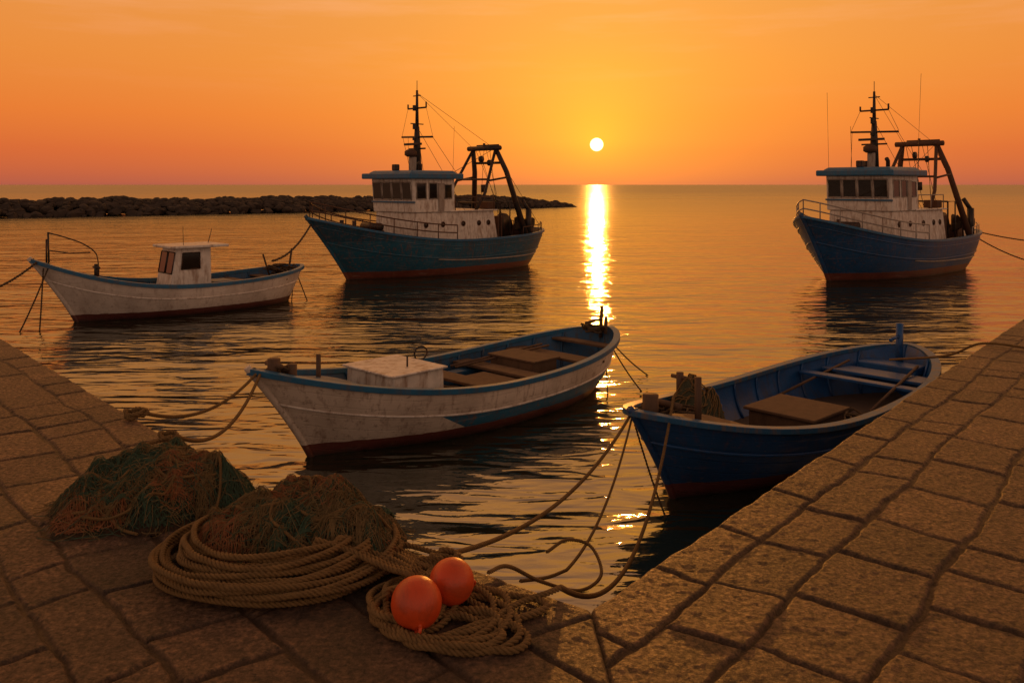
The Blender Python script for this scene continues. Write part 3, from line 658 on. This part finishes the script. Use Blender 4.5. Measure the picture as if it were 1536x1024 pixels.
def net(c,rx,ry,h,seed,greens):
    E=empty('fishing_net',(c[0],c[1],0)); g=np.random.default_rng(seed)
    def rad(x,y):
        a=np.arctan2(y/ry,x/rx); return a,np.sqrt((x/rx)**2+(y/ry)**2)/(1+.10*np.sin(3*a+seed)+.06*np.sin(7*a+2*seed))
    def hz(x,y):
        a,r=rad(x,y)
        base=h*np.clip(1-r**2.0,0,1)**.85
        fold=.08*fbm(x*5+seed,y*5,3)+.06*np.abs(np.sin(9*a+5*r+4*fbm(x*3,y*3+seed,2)))*np.clip(r*1.2,0,1)
        return np.maximum(.004,base*(1+.8*fbm(x*3.3+3*seed,y*3.3,3))+(fold)*np.clip((1.08-r)*3,0,1))
    G=np.linspace(-1.25,1.25,120); X,Y=np.meshgrid(G*rx,G*ry,indexing='ij'); Z=hz(X,Y)-.012
    V=np.stack([X,Y,Z],-1).reshape(-1,3); n=120
    F=[(i*n+j,(i+1)*n+j,(i+1)*n+j+1,i*n+j+1) for i in range(n-1) for j in range(n-1) if Z[i,j]>0 or Z[i+1,j+1]>0]
    mesh('net_body',V,F,NB,E)
    sets={'g':[], 'o':[], 't':[]}
    for lay in range(5):
        th=g.uniform(0,3.14); N=64
        for dsgn in (0,1):
            for k in range(N):
                o=(k/(N-1)-.5)*2.3*max(rx,ry); s=np.linspace(-1.2,1.2,100)*max(rx,ry)
                ang=th+(.55 if dsgn else -.55)
                x=s*math.cos(ang)-o*math.sin(ang); y=s*math.sin(ang)+o*math.cos(ang)
                wx=fbm(x*3+lay*9,y*3,3)*.28; wy=fbm(x*3+40,y*3+lay*7,3)*.28
                x2=x+wx+g.normal()*.004; y2=y+wy
                z=hz(x2,y2)+.003+.014*lay*np.abs(fbm(x2*8+lay,y2*8,2))+.004*np.sin(s*120+k*2)
                ok=(z>.03)&(rad(x2,y2)[1]<1.12)
                col=fbm(x2*2.6+seed*3.3,y2*2.6+lay*.15,2)
                lab=np.where(col>greens,'g',np.where(col<-.08,'o','t'))
                i0=0
                for i in range(1,len(s)+1):
                    if i==len(s) or ok[i]!=ok[i0] or lab[i]!=lab[i0]:
                        if ok[i0] and i-i0>3: sets[lab[i0]].append((np.stack([x2,y2,z],1)[i0:min(i+1,len(s))],.0018))
                        i0=i
    for k in range(520):
        a0=g.uniform(0,6.28); r0=g.uniform(.1,1.05); x0=rx*r0*math.cos(a0); y0=ry*r0*math.sin(a0); P=[]
        dx,dy=g.normal(size=2)*.02
        for i in range(7):
            dx+=g.normal()*.014; dy+=g.normal()*.014; x0+=dx; y0+=dy
            if rad(x0,y0)[1]>1.2: break
            P.append((x0,y0,float(hz(np.array(x0),np.array(y0)))+g.uniform(.0,.025)))
        if len(P)>3: sets[g.choice(['g','t','t'])].append((catmull(P,5),.0018))
    for nm,mt in (('g',NG),('o',NO),('t',NT)):
        if sets[nm]:
            V,F=merge([tubedata(P,r,3,caps=False) for P,r in sets[nm]]); mesh('twine_'+{'g':'green','o':'orange','t':'tan'}[nm],V,F,mt,E,False)
    lst=[]
    for k in range(9):
        a0=g.uniform(0,6.28); P=[]
        for i in range(9):
            r0=1.0-.1*i; a=a0+.22*i*(1 if k%2 else -1); x0=rx*r0*math.cos(a); y0=ry*r0*math.sin(a); P.append((x0,y0,float(hz(np.array(x0),np.array(y0)))+.010))
        lst.append(ropedata(catmull(P,6),.009))
    V,F=merge(lst); mesh('head_rope',V,F,ROPE,E)
net((-1.17,4.72),.58,.46,.30,3,.14)
net((-2.24,5.34),.60,.50,.28,8,.08)
# ------------------------------------------------------------ buoys
BU=simple('orange_buoy_plastic',(.66,.075,.012),.40,var=.15,dirt=(.24,.05,.02),dirtamt=.6,bump=.25)
def buoy(loc,r,rot):
    E=empty('buoy',loc); E.rotation_euler=rot
    bm=bmesh.new(); bmesh.ops.create_uvsphere(bm,u_segments=48,v_segments=32,radius=r)
    for v in bm.verts:
        if abs(v.co.z)<r*.04: v.co.x*=1.006; v.co.y*=1.006
        if v.co.z>r*.97: v.co.z+=r*.05
    me=bpy.data.meshes.new('float_ball'); bm.to_mesh(me); bm.free(); me.materials.append(BU)
    me.polygons.foreach_set('use_smooth',[True]*len(me.polygons)); o=bpy.data.objects.new('float_ball',me); SC.collection.objects.link(o); o.parent=E
    tubes('eye',[([(.0,.022*math.cos(a),r*1.08+.022*math.sin(a)) for a in np.linspace(0,6.28,16)],.008),([(0,0,r*.97),(0,0,r*1.04)],.016)],BU,E,8)
buoy((-.43,3.84,.120),.114,(2.2,.3,.4)); buoy((-.285,4.03,.128),.106,(2.0,-.5,2.0))
